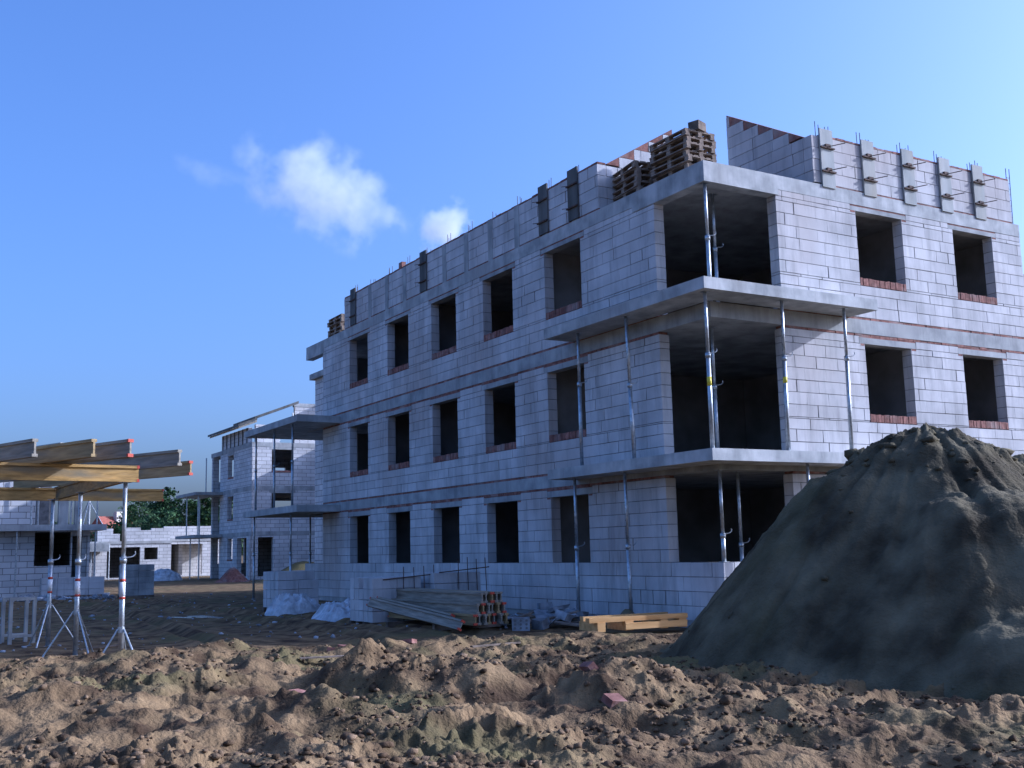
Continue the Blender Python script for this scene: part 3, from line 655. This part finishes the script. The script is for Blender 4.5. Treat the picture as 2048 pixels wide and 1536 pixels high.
# junk beside the wall
JR = random.Random(3)
for i in range(34):
    x = JR.uniform(-2.4, -.7); y = JR.uniform(2.5, 4.6); L = JR.uniform(.3, 1.5); k = i % 4
    z = gz(x, y) + .03 + .36 * math.exp(-((x + 1.6) / .6) ** 2 - ((y - 3.5) / .7) ** 2) * JR.uniform(.5, 1)
    if k == 0: o = MB().box(-L / 2, L / 2, -.05, .05, -.015, .015, j=.006).build('scrap_plank', 'pallet_wood'); lab = 'dull scrap plank in the junk heap under the near balcony'; cat = 'plank'
    elif k == 1: o = MB().cyl((-L / 2, 0, 0), (L / 2, 0, .03), .018, n=7).build('scrap_pipe', 'junk_grey'); lab = 'pale scrap pipe in the junk heap under the near balcony'; cat = 'pipe'
    elif k == 2: o = MB().box(-.14, .14, -.11, .11, -.06, .09, j=.03).build('broken_block', 'junk_grey'); lab = 'broken grey block in the junk heap under the near balcony'; cat = 'block'
    else: o = MB().box(-.3, .3, -.2, .2, -.006, .006, j=.05).build('scrap_sheet', 'junk_grey'); lab = 'bent pale sheet in the junk heap under the near balcony'; cat = 'sheet'
    o.location = (x, y, z + .05); o.rotation_euler = (JR.uniform(-.3, .3), JR.uniform(-.3, .3), JR.uniform(0, 3.1)); tag(o, lab, cat, 'junk under the near balcony')
# hollow clay block by the beam ends
hb = thing('hollow_block', 'grey hollow brick with round holes standing beside the beam ends', 'block', (-2.72, 2.75, gz(-2.72, 2.75)), -.55)
MB().box(-.17, .17, -.12, .12, 0, .24, j=.004).build('body', 'junk_grey', hb)
for i in range(3):
    for k in range(3): MB().cyl((-.11 + .11 * i, -.119, .05 + .07 * k), (-.11 + .11 * i, -.126, .05 + .07 * k), .024, n=8).build('hole', 'mortar', hb)
# small sand mound at the prop foot
u, v = np.meshgrid(np.linspace(-1, 1, 30), np.linspace(-1, 1, 30)); X = -.75 + u * .5; Y = 2.0 + v * .5
o = link('sand_mound', grid_mesh('sand_mound', X, Y, ground_h(X, Y) - .05 + .42 * np.exp(-3.5 * (u * u + v * v)) + .05 * fbm(X * 9, Y * 9, 2, 3) - .03, 'sand')); tag(o, 'small pale mound at the foot of a balcony prop', 'mound')
# bricks lying in the soil
for (x, y, rz, rx, lab) in ((-8.48, -4.6, .3, .15, 'whole pale red brick lying beside the steep earth mound'), (-8.05, -4.5, 1.0, .1, 'broken brick lying next to the whole brick by the earth mound'), (-10.35, -6.15, .9, .2, 'red brick half sunk in the near soil'), (-8.28, -7.95, .2, .5, 'bright red brick chip in the lumpy near soil'), (-8.0, -7.2, 1.3, .9, 'dull brick tilted on end on the earth bank'), (-7.0, 1.0, .4, .2, 'red brick among the lumps before the beam stack'), (-7.4, .6, 1.2, .1, 'split red brick among the lumps before the yard shadow'), (-6.2, .4, 2.0, .2, 'lone red brick near the edge of the building shadow')):
    s = .75 if 'chip' in lab or 'broken' in lab or 'split' in lab else 1
    o = MB().box(-.125 * s, .125 * s, -.06, .06, -.033, .033, j=.006).build('brick', 'red_brick'); o.location = (x, y, gz(x, y) + .025); o.rotation_euler = (rx, .1, rz); tag(o, lab, 'brick')
for (x, y, L, rz) in ((-7.6, -3.6, .8, -.3), (-6.8, -2.6, .6, .2), (-8.4, -1.8, .7, -.2), (-5.2, -.6, .9, .1), (-6.0, -.9, .5, -.4), (-9.9, 5.2, .9, .5)):
    o = MB().box(-L / 2, L / 2, -.04, .04, -.01, .012, j=.006).build('scrap_lath', 'pallet_wood'); o.location = (x, y, gz(x, y) + .02); o.rotation_euler.z = rz; tag(o, 'thin weathered lath lying loose on the soil', 'lath', 'laths on the soil')
# puddle
u = [(-5.4 + .9 * math.cos(a) * (1 + .25 * math.sin(3 * a)), 14.6 + 1.5 * math.sin(a) * (1 + .2 * math.cos(2 * a))) for a in np.linspace(0, 2 * math.pi, 28)[:-1]]
o = MB().prism(u, 2, -.4, -.075).build('puddle', 'water'); o['kind'] = 'structure'
# grey steel trestle at the yard's left side
TR = thing('steel_trestle', 'grey steel trestle standing in the yard behind the deck props', 'trestle', (-11.15, 7.2, gz(-11.1, 7.3)), .15)
for x in (0, .42):
    for y in (0, .5): MB().box(x - .03, x + .03, y - .03, y + .03, 0, .82).build('leg', 'concrete', TR)
for zz in (.12, .8):
    for yy in (0, .5): MB().box(-.03, .45, yy - .025, yy + .025, zz, zz + .05).build('cross_bar', 'concrete', TR)

# ------------------------------------------------------------------ neighbouring buildings
def holed(m, axis, face, th, a0, a1, z0, z1, ops):
    zs = sorted({z0, z1} | {q for o in ops for q in (o[2], o[3]) if z0 < q < z1})
    for c0, c1 in zip(zs[:-1], zs[1:]):
        for s, e in intervals(a0, a1, c0, c1, ops):
            if axis == 'x': m.box(face, face + th, s, e, c0, c1, var=.5)
            else: m.box(s, e, face, face + th, c0, c1, var=.5)
def frames(par, axis, face, ops, sillm='red_brick'):
    for (a, b, z0, z1) in ops:
        if z0 < .5: continue
        if axis == 'x': MB().box(face - .015, face + .2, a, b, z0 - .12, z0 - .004).build('window_sill', sillm, par); MB().box(face - .008, face + .22, a - .15, b + .15, z1 + .004, z1 + .18).build('lintel', 'concrete', par)
        else: MB().box(a, b, face - .015, face + .2, z0 - .12, z0 - .004).build('window_sill', sillm, par); MB().box(a - .15, b + .15, face - .008, face + .22, z1 + .004, z1 + .18).build('lintel', 'concrete', par)
# building beyond the yard
D2 = thing('apartment_building', 'distant three storey block building with timber roof edge beyond the yard', 'building', (0, 0, 0))
m = MB(); x0, y0 = 7.87, 53.0
opY = [(9.16, 10.6, 6.9, 8.25), (9.16, 10.6, 4.1, 5.45), (8.3, 9.3, .2, 2.65), (13.0, 14.3, 6.9, 8.2)]
opX = [(57.0, 58.3, 6.75, 8.2), (57.0, 58.3, 3.95, 5.45), (57.0, 58.2, 1.3, 2.65), (54.0, 56.0, .2, 2.65)]
holed(m, 'y', y0, .3, x0, 24, -.4, 8.4, opY); holed(m, 'x', x0, .3, y0 + .301, 60.1, -.4, 8.4, opX)
holed(m, 'y', 61.9, .3, x0, 24, -.4, 8.4, [(8.3, 10.2, 1.0, 2.7), (8.3, 10.2, 3.9, 5.5), (8.3, 10.2, 6.7, 8.3), (12.4, 13.2, 6.9, 7.8), (13.6, 14.5, 6.9, 7.8), (12.4, 14.6, 4.0, 5.4)])
m.box(23.7, 24, y0 + .31, 61.89, -.4, 8.4)
m.build('wall', 'far_block', D2); frames(D2, 'y', y0, opY[:2]); frames(D2, 'x', x0, opX[:3])
for (a, b) in ((2.75, 3.02), (5.62, 5.92)): MB().prism([(x0 - .02, y0 - .02), (24, y0 - .02), (24, 62.2), (x0 - .02, 62.2)], 2, a, b).build('floor_slab', 'concrete', D2)
MB().prism([(x0 - .02, y0 - .02), (24, y0 - .02), (24, 62.35), (x0 - .02, 62.35)], 2, 8.4, 8.7).build('roof_slab', 'concrete', D2)
for (zt, n) in ((5.85, 1), (2.98, 1)):
    MB().box(x0 - 1.9, x0 - .03, 59.3, 64.5, zt - .2, zt).build('balcony_slab', 'concrete', D2)
for (x, y, z0, z1) in ((x0 - 1.5, 60.0, 2.98, 5.65), (x0 - 1.0, 61.5, 2.98, 5.65), (x0 - 1.6, 62.6, 2.98, 5.65), (x0 - .4, 62.2, 5.85, 8.4), (x0 - 1.4, 60.0, -.2, 2.78), (x0 - 1.2, 63.0, -.2, 2.78)):
    MB().cyl((x, y, z0), (x, y, z1), .045, n=8).build('prop', 'steel', D2)
MB().box(x0 + .05, x0 + .3, 54.0, 60.0, 8.701, 9.72).build('attic_wall', 'far_block', D2)
for k in range(7): MB().box(x0 + .0, x0 + .045, 54.2 + k * .9, 54.28 + k * .9, 8.701, 9.72).build('post', 'dark_board', D2)
MB().prism([(x0 - .75, 9.72), (x0 + .5, 10.2), (x0 + .5, 10.34), (x0 - .75, 9.86)], 1, 53.6, 60.7).build('roof_plane', 'dark_board', D2)
for k in range(9): MB().prism([(x0 - .7, 9.60), (x0 + .5, 10.06), (x0 + .5, 10.19), (x0 - .7, 9.73)], 1, 53.7 + k * .82, 53.8 + k * .82).build('rafter', 'beam_grey', D2)
MB().box(x0 + .4, x0 + 2.0, 53.6, 53.85, 8.701, 9.9).build('attic_wall', 'far_block', D2)
MB().prism([(8.7, 10.45), (11.74, 11.62), (11.74, 11.8), (8.7, 10.62)], 1, 55.2, 60).build('roof_plane', 'dark_board', D2)
for xx in (10.2, 11.1): MB().cyl((xx, 54.6, 8.7), (xx, 54.6, 10.3 + .66 * (xx - 10.2)), .05, n=8).build('prop', 'steel', D2)
MB().box(11.75, 14.5, 56, 56.25, 8.701, 11.5).build('attic_wall', 'far_block', D2); MB().box(11.7, 14.6, 55.98, 56.3, 11.502, 11.75).build('ring_beam', 'slab_concrete', D2)
MB().box(14.4, 16.5, 52, 57, 12.0, 12.25).build('roof_plane', 'concrete', D2)
MB().box(15.2, 24, 42, 52.9, -.4, 9.9).build('side_wing', 'far_block', D2)
m = MB()
for k in range(11): m.box(x0 - .10 - .05 * (k % 2), x0 - .03, 53.0, 53.34 + .12 * (k % 2), .0 + k * .25, .235 + k * .25)
m.build('toothed_pier', 'block', D2)
# mound, mixer-like clutter in front of it
u, v = np.meshgrid(np.linspace(-1, 1, 40), np.linspace(-1, 1, 40)); X = 8.4 + u * 3.4; Y = 45.0 + v * 3
o = link('earth_mound', grid_mesh('earth_mound', X, Y, -.15 + 1.3 * np.exp(-3.2 * (u * u + v * v)) + .2 * fbm(X * 2, Y * 2, 3, 4) - .1, 'sand')); tag(o, 'dark earth mound before the distant block building', 'mound')
u, v = np.meshgrid(np.linspace(-1, 1, 30), np.linspace(-1, 1, 30)); X = 6.0 + u * 1.3; Y = 50.5 + v * 1.3
o = link('brick_heap', grid_mesh('brick_heap', X, Y, -.2 + 1.0 * np.exp(-3.2 * (u * u + v * v)) + .35 * fbm(X * 5, Y * 5, 2, 4) - .15, 'red_brick', smooth=False)); tag(o, 'reddish heap of bricks at the corner of the distant block building', 'bricks')
# building at the left, with its deck slab
D3 = thing('apartment_building', 'half built block building with deck slab and props on the yard left side', 'building', (0, 0, 0))
m = MB(); holed(m, 'y', 33.4, .28, -22, -5.2, -.4, 2.72, [(-7.35, -5.95, 1.3, 2.68), (-11.5, -9.5, 1.2, 2.6), (-5.9, -5.3, .1, 2.5)])
m.box(-5.48, -5.2, 33.69, 42, -.4, 2.72); m.box(-22, -5.5, 41.7, 42, -.4, 2.72); m.box(-8.9, -8.6, 33.7, 41.6, -.4, 2.7)
m.build('wall', 'far_block', D3)
MB().prism([(-22, 32.6), (-4.7, 32.6), (-4.7, 42.2), (-22, 42.2)], 2, 2.72, 2.96).build('deck_slab', 'slab_concrete', D3)
m = MB(); holed(m, 'y', 33.5, .26, -22, -7.35, 2.961, 5.5, [(-13, -11.5, 3.9, 5.3)]); m.build('upper_wall', 'far_block', D3)
for (x, wd) in ((-6.35, .38), (-5.7, .22)): MB().box(x, x + wd, 34.2, 34.5, 2.961, 4.6).build('column', 'concrete', D3)
MB().box(-7.2, -6.7, 34.4, 34.7, 2.961, 5.4).build('column', 'mortar', D3); MB().box(-6.6, -6.4, 36, 36.3, 2.961, 5.0).build('column', 'mortar', D3)
for (x, y) in ((-7.6, 32.8), (-7.3, 33.1), (-6.05, 33), (-5.5, 35), (-5.2, 34), (-4.95, 33.4), (-4.9, 35.5), (-5.15, 36.5)):
    MB().cyl((x, y, 2.962), (x, y, 5.1 + random.uniform(-.4, .3)), .035, n=8).build('prop', 'steel', D3)
for (x, y) in ((-8.1, 32.75), (-5.1, 32.8)): MB().cyl((x, y, -.1), (x, y, 2.719), .035, n=8).build('prop', 'steel', D3)
for a in range(3): MB().cyl((-5.2, 34, 4.0), (-5.2 + .6 * math.cos(a * 2.1), 34 + .6 * math.sin(a * 2.1), 2.962), .02, n=6).build('prop_leg', 'steel', D3)
n = 420; X = RNG.uniform(-11, -4.6, n); Y = RNG.uniform(30.6, 33.2, n); S = .04 + .16 * RNG.random(n) ** 3
o = clods('rubble', X, Y, ground_h(X, Y) + S * .3, S, 'junk_grey'); tag(o, 'pale rubble strewn at the foot of the left building', 'rubble', kind='stuff')
# low white buildings far behind
D4 = thing('low_building', 'far single storey white block building with open porch, right of the stepped walls', 'building', (0, 0, 0))
m = MB(); holed(m, 'y', 74, .3, 7.45, 13.5, -.4, 2.75, [(8.0, 10.5, .1, 2.55)]); m.box(7.45, 7.75, 74.31, 80, -.4, 2.75); m.box(7.76, 13, 78, 78.3, -.4, 2.75)
m.box(9.0, 9.3, 75.5, 78, -.4, 2.7); m.build('wall', 'far_block', D4)
MB().box(7.4, 13.5, 73.95, 80, 2.752, 3.0).build('ring_beam', 'slab_concrete', D4); m = MB(); holed(m, 'y', 74.02, .3, 7.45, 13.4, 3.002, 3.95, [(12.0, 14, 3.7, 4)]); m.build('parapet', 'far_block', D4)
D5 = thing('low_building', 'far single storey white block building with stepped unfinished top and dark openings', 'building', (0, 0, 0))
m = MB(); holed(m, 'y', 71, .3, -3, 7.3, -.4, 2.6, [(.7, 1.6, 1.25, 2.3), (2.6, 5.0, .1, 2.35), (5.3, 6.3, 1.4, 2.3)]); m.box(-3, 7.3, 78, 78.3, -.4, 2.6); m.box(7.0, 7.3, 71.31, 78, -.4, 2.6); m.box(2.2, 2.5, 71.31, 77.9, -.4, 2.55)
m.build('wall', 'far_block', D5); MB().box(-3.05, 7.35, 70.95, 78.3, 2.602, 2.8).build('ring_beam', 'slab_concrete', D5)
for (a, b, h) in ((.2, 1.0, .75), (1.9, 3.0, .95), (3.0, 3.5, .55), (3.9, 5.0, 1.0), (5.0, 5.8, .8), (5.8, 7.2, .95)): MB().box(a, b - .003, 71.02, 71.3, 2.802, 2.802 + h).build('upper_wall', 'far_block', D5)
for (x, y) in ((1.3, 70), (2.6, 70.2), (3.6, 70.3)): MB().cyl((x, y, -.3), (x, y, 2.6), .05, n=8).build('prop', 'steel', D5)
MB().box(.2, 2.4, 69.2, 70.9, 2.05, 2.65).build('canopy', 'concrete', D5)
# house beyond
H = thing('house', 'small distant house with red roof in front of the trees', 'house', (27.2, 193, -.6), .4)
MB().box(-3.6, 3.6, -4, 4, -1, 5.8).build('wall', 'render_wall', H)
r = MB().prism([(-4.5, 5.8), (4.5, 5.8), (0, 9.6)], 0, -4.0, 4.0).build('roof', 'roof_tile', H); MB().box(-1, .2, -1.4, -.4, 8, 10.4).build('chimney', 'render_wall', r)

# ------------------------------------------------------------------ trees
def tree(x, y, h, r, lab, seed, pine=True):
    rs = np.random.default_rng(seed); t = thing('pine_tree' if pine else 'broadleaf_tree', lab, 'tree', (x, y, -.2), rs.uniform(0, 6), 'trees behind the low buildings')
    m = MB(); p = Vector((0, 0, 0)); pts = [p.copy()]
    for i in range(5): p = p + Vector((rs.uniform(-.15, .15), rs.uniform(-.15, .15), h * .19)); pts.append(p.copy())
    for i in range(5): m.cyl(pts[i], pts[i + 1], .22 * (1 - i * .17), .22 * (1 - (i + 1) * .17), n=7)
    nl = 16 if pine else 13; cl = []
    for i in range(nl):
        z = h * (.18 + .8 * (i + rs.random()) / nl); a = i * 2.4 + rs.uniform(-.4, .4); pr = r * (1 - .75 * max(0, (z / h - .3) / .7) ** 1.1) * rs.uniform(.6, 1.1) if pine else r * math.sqrt(max(.1, 1 - ((z / h - .55) / .47) ** 2)) * rs.uniform(.6, 1)
        e = Vector((math.cos(a) * pr, math.sin(a) * pr, z + h * rs.uniform(-.02, .05))); s = Vector((0, 0, z - h * .05)); m.cyl(s, e, .06, .02, n=5); 
        for q in (.35, .65, 1.0): cl.append((s.lerp(e, q), (.32 + .22 * rs.random()) * r * (.75 if pine else .95)))
    cl.append((Vector((0, 0, h)), .2 * r)); m.build('trunk', 'bark', t)
    V = []; Fa = []; vr = []
    for c, cr_ in cl:
        shade = rs.random()
        for k in range(46):
            d = Vector(rs.normal(size=3)); d.normalize(); d = d * cr_ * rs.uniform(.25, 1.05); d.z *= .62; q = c + d
            a = Vector(rs.normal(size=3)).normalized(); b = a.orthogonal().normalized(); s = rs.uniform(.13, .30); o_ = len(V)
            V += [q - a * s, q + b * s * .55, q + a * s, q - b * s * .55]; Fa.append((o_, o_ + 1, o_ + 2, o_ + 3)); vr.append(.6 * shade + .4 * rs.random())
    mm = MB(); mm.v = [tuple(q) for q in V]; mm.f = Fa; mm.var = vr
    me = bpy.data.meshes.new('crown'); me.from_pydata(mm.v, [], mm.f); me.materials.append(MATS['foliage']); at = me.attributes.new('var', 'FLOAT', 'FACE'); at.data.foreach_set('value', vr); link('crown', me, t)
TREELAB = ['ragged dark conifer standing next to the red roofed house', 'broad green tree between two conifers near the red roofed house', 'ragged conifer just before the tallest conifer', 'tallest pointed dark conifer behind the low white buildings',
    'broad green tree beside the tallest conifer on its open side', 'round green tree in the dip of the treeline', 'round green tree between the dip of the treeline and the balcony', 'pointed conifer showing above the far building balcony', 'dark conifer partly hidden by the far building balcony', 'round green tree hidden behind the distant block building',
    'small round tree in front of the red roofed house', 'small round tree behind the deck slab props', 'low bushy tree before the conifers and above the stepped wall', 'low bushy tree before the tallest conifer', 'low bushy tree above the open porch of the white building', 'round tree far behind the left building wall', 'smaller round tree behind the left building columns', 'low bushy tree under the far building balcony']
for i, (pxx, D, h, r, pine) in enumerate([(262, 168, 9.5, 3.2, 1), (290, 160, 10.0, 3.4, 0), (312, 150, 9.6, 3.4, 1), (330, 156, 11.2, 3.0, 1), (352, 150, 9.4, 3.6, 0), (372, 140, 8.2, 3.4, 0), (392, 150, 9.0, 3.2, 0), (410, 146, 9.4, 3.0, 1), (432, 150, 9.0, 3.5, 1), (455, 155, 9.5, 3.4, 0), (245, 150, 6.5, 3.0, 0), (205, 160, 6.0, 3.2, 0), (300, 135, 6.6, 3.0, 0), (342, 132, 6.8, 3.2, 0), (395, 128, 6.6, 3.0, 0), (60, 170, 8, 3.4, 0), (120, 165, 7, 3.4, 0), (420, 130, 6.8, 3.0, 0)]):
    l = (pxx - 1024) / 2200 * D; x = CAM.x + l * R0.x + D * fwh.x; y = CAM.y + l * R0.y + D * fwh.y
    tree(x, y, h, r, TREELAB[i], 100 + i, bool(pine))

# ------------------------------------------------------------------ clouds
def cloud(c, rad, rot, lab, dens, seed, edge=.75):
    bm = bmesh.new(); bmesh.ops.create_icosphere(bm, subdivisions=3, radius=1); me = bpy.data.meshes.new('cloud'); bm.to_mesh(me); bm.free()
    o = link('cloud', me); o.location = c; o.scale = rad
    o.rotation_euler = rot; tag(o, lab, 'cloud')
    m = bpy.data.materials.new('cloud_vapour'); m.use_nodes = True; N = m.node_tree.nodes; L = m.node_tree.links; N.remove(N['Principled BSDF'])
    pv = N.new('ShaderNodeVolumePrincipled'); pv.inputs['Color'].default_value = (1, 1, 1, 1); pv.inputs['Anisotropy'].default_value = .1
    tc = N.new('ShaderNodeTexCoord'); ln = N.new('ShaderNodeVectorMath'); ln.operation = 'LENGTH'; L.new(tc.outputs['Object'], ln.inputs[0])
    mp = N.new('ShaderNodeMapping'); mp.inputs['Scale'].default_value = tuple(q * .045 for q in rad); mp.inputs['Location'].default_value = (seed, seed * 2, 0); L.new(tc.outputs['Object'], mp.inputs[0])
    n = N.new('ShaderNodeTexNoise'); n.inputs['Scale'].default_value = 1.0; n.inputs['Detail'].default_value = 7; n.inputs['Roughness'].default_value = .62; L.new(mp.outputs[0], n.inputs['Vector'])
    def M(op, a, b):
        q = N.new('ShaderNodeMath'); q.operation = op
        for i, s_ in enumerate((a, b)):
            if isinstance(s_, (int, float)): q.inputs[i].default_value = s_
            else: L.new(s_, q.inputs[i])
        return q.outputs[0]
    f = M('SUBTRACT', 1.0, ln.outputs['Value'])           # 1 centre .. 0 rim
    g_ = M('ADD', M('MULTIPLY', f, .9), M('MULTIPLY', M('SUBTRACT', n.outputs[0], .5), 2.6))
    g_ = M('SUBTRACT', g_, .22); g_ = M('MAXIMUM', g_, 0.0); rim = M('MINIMUM', M('MULTIPLY', f, 4.0), 1.0)
    L.new(M('MULTIPLY', M('MULTIPLY', M('MINIMUM', g_, .5), rim), dens), pv.inputs['Density'])
    L.new(pv.outputs[0], N['Material Output'].inputs['Volume']); me.materials.append(m); m.volume_intersection_method = 'ACCURATE' if hasattr(m, 'volume_intersection_method') else None
def at(pxx, pyy, D):
    d = F * 2199.88 + Rr * (pxx - 1024) - Ur * (pyy - 768); d = d * (D / d.dot(fwh)); return CAM + d
RX = Matrix((R0, fwh, (0, 0, 1))).transposed()
def crot(a): return (RX @ Matrix.Rotation(a, 3, 'Y')).to_euler()
cloud(at(645, 382, 600), (62, 28, 34), crot(.50), 'large torn white cloud above the shaded roofline', .065, 3)
cloud(at(893, 468, 640), (21, 16, 28), crot(.3), 'small bright cloud puff peeping over the parapet', .16, 8)
cloud(at(420, 350, 620), (34, 12, 11), crot(.3), 'faint wisp of cloud trailing off the large torn cloud', .02, 21)
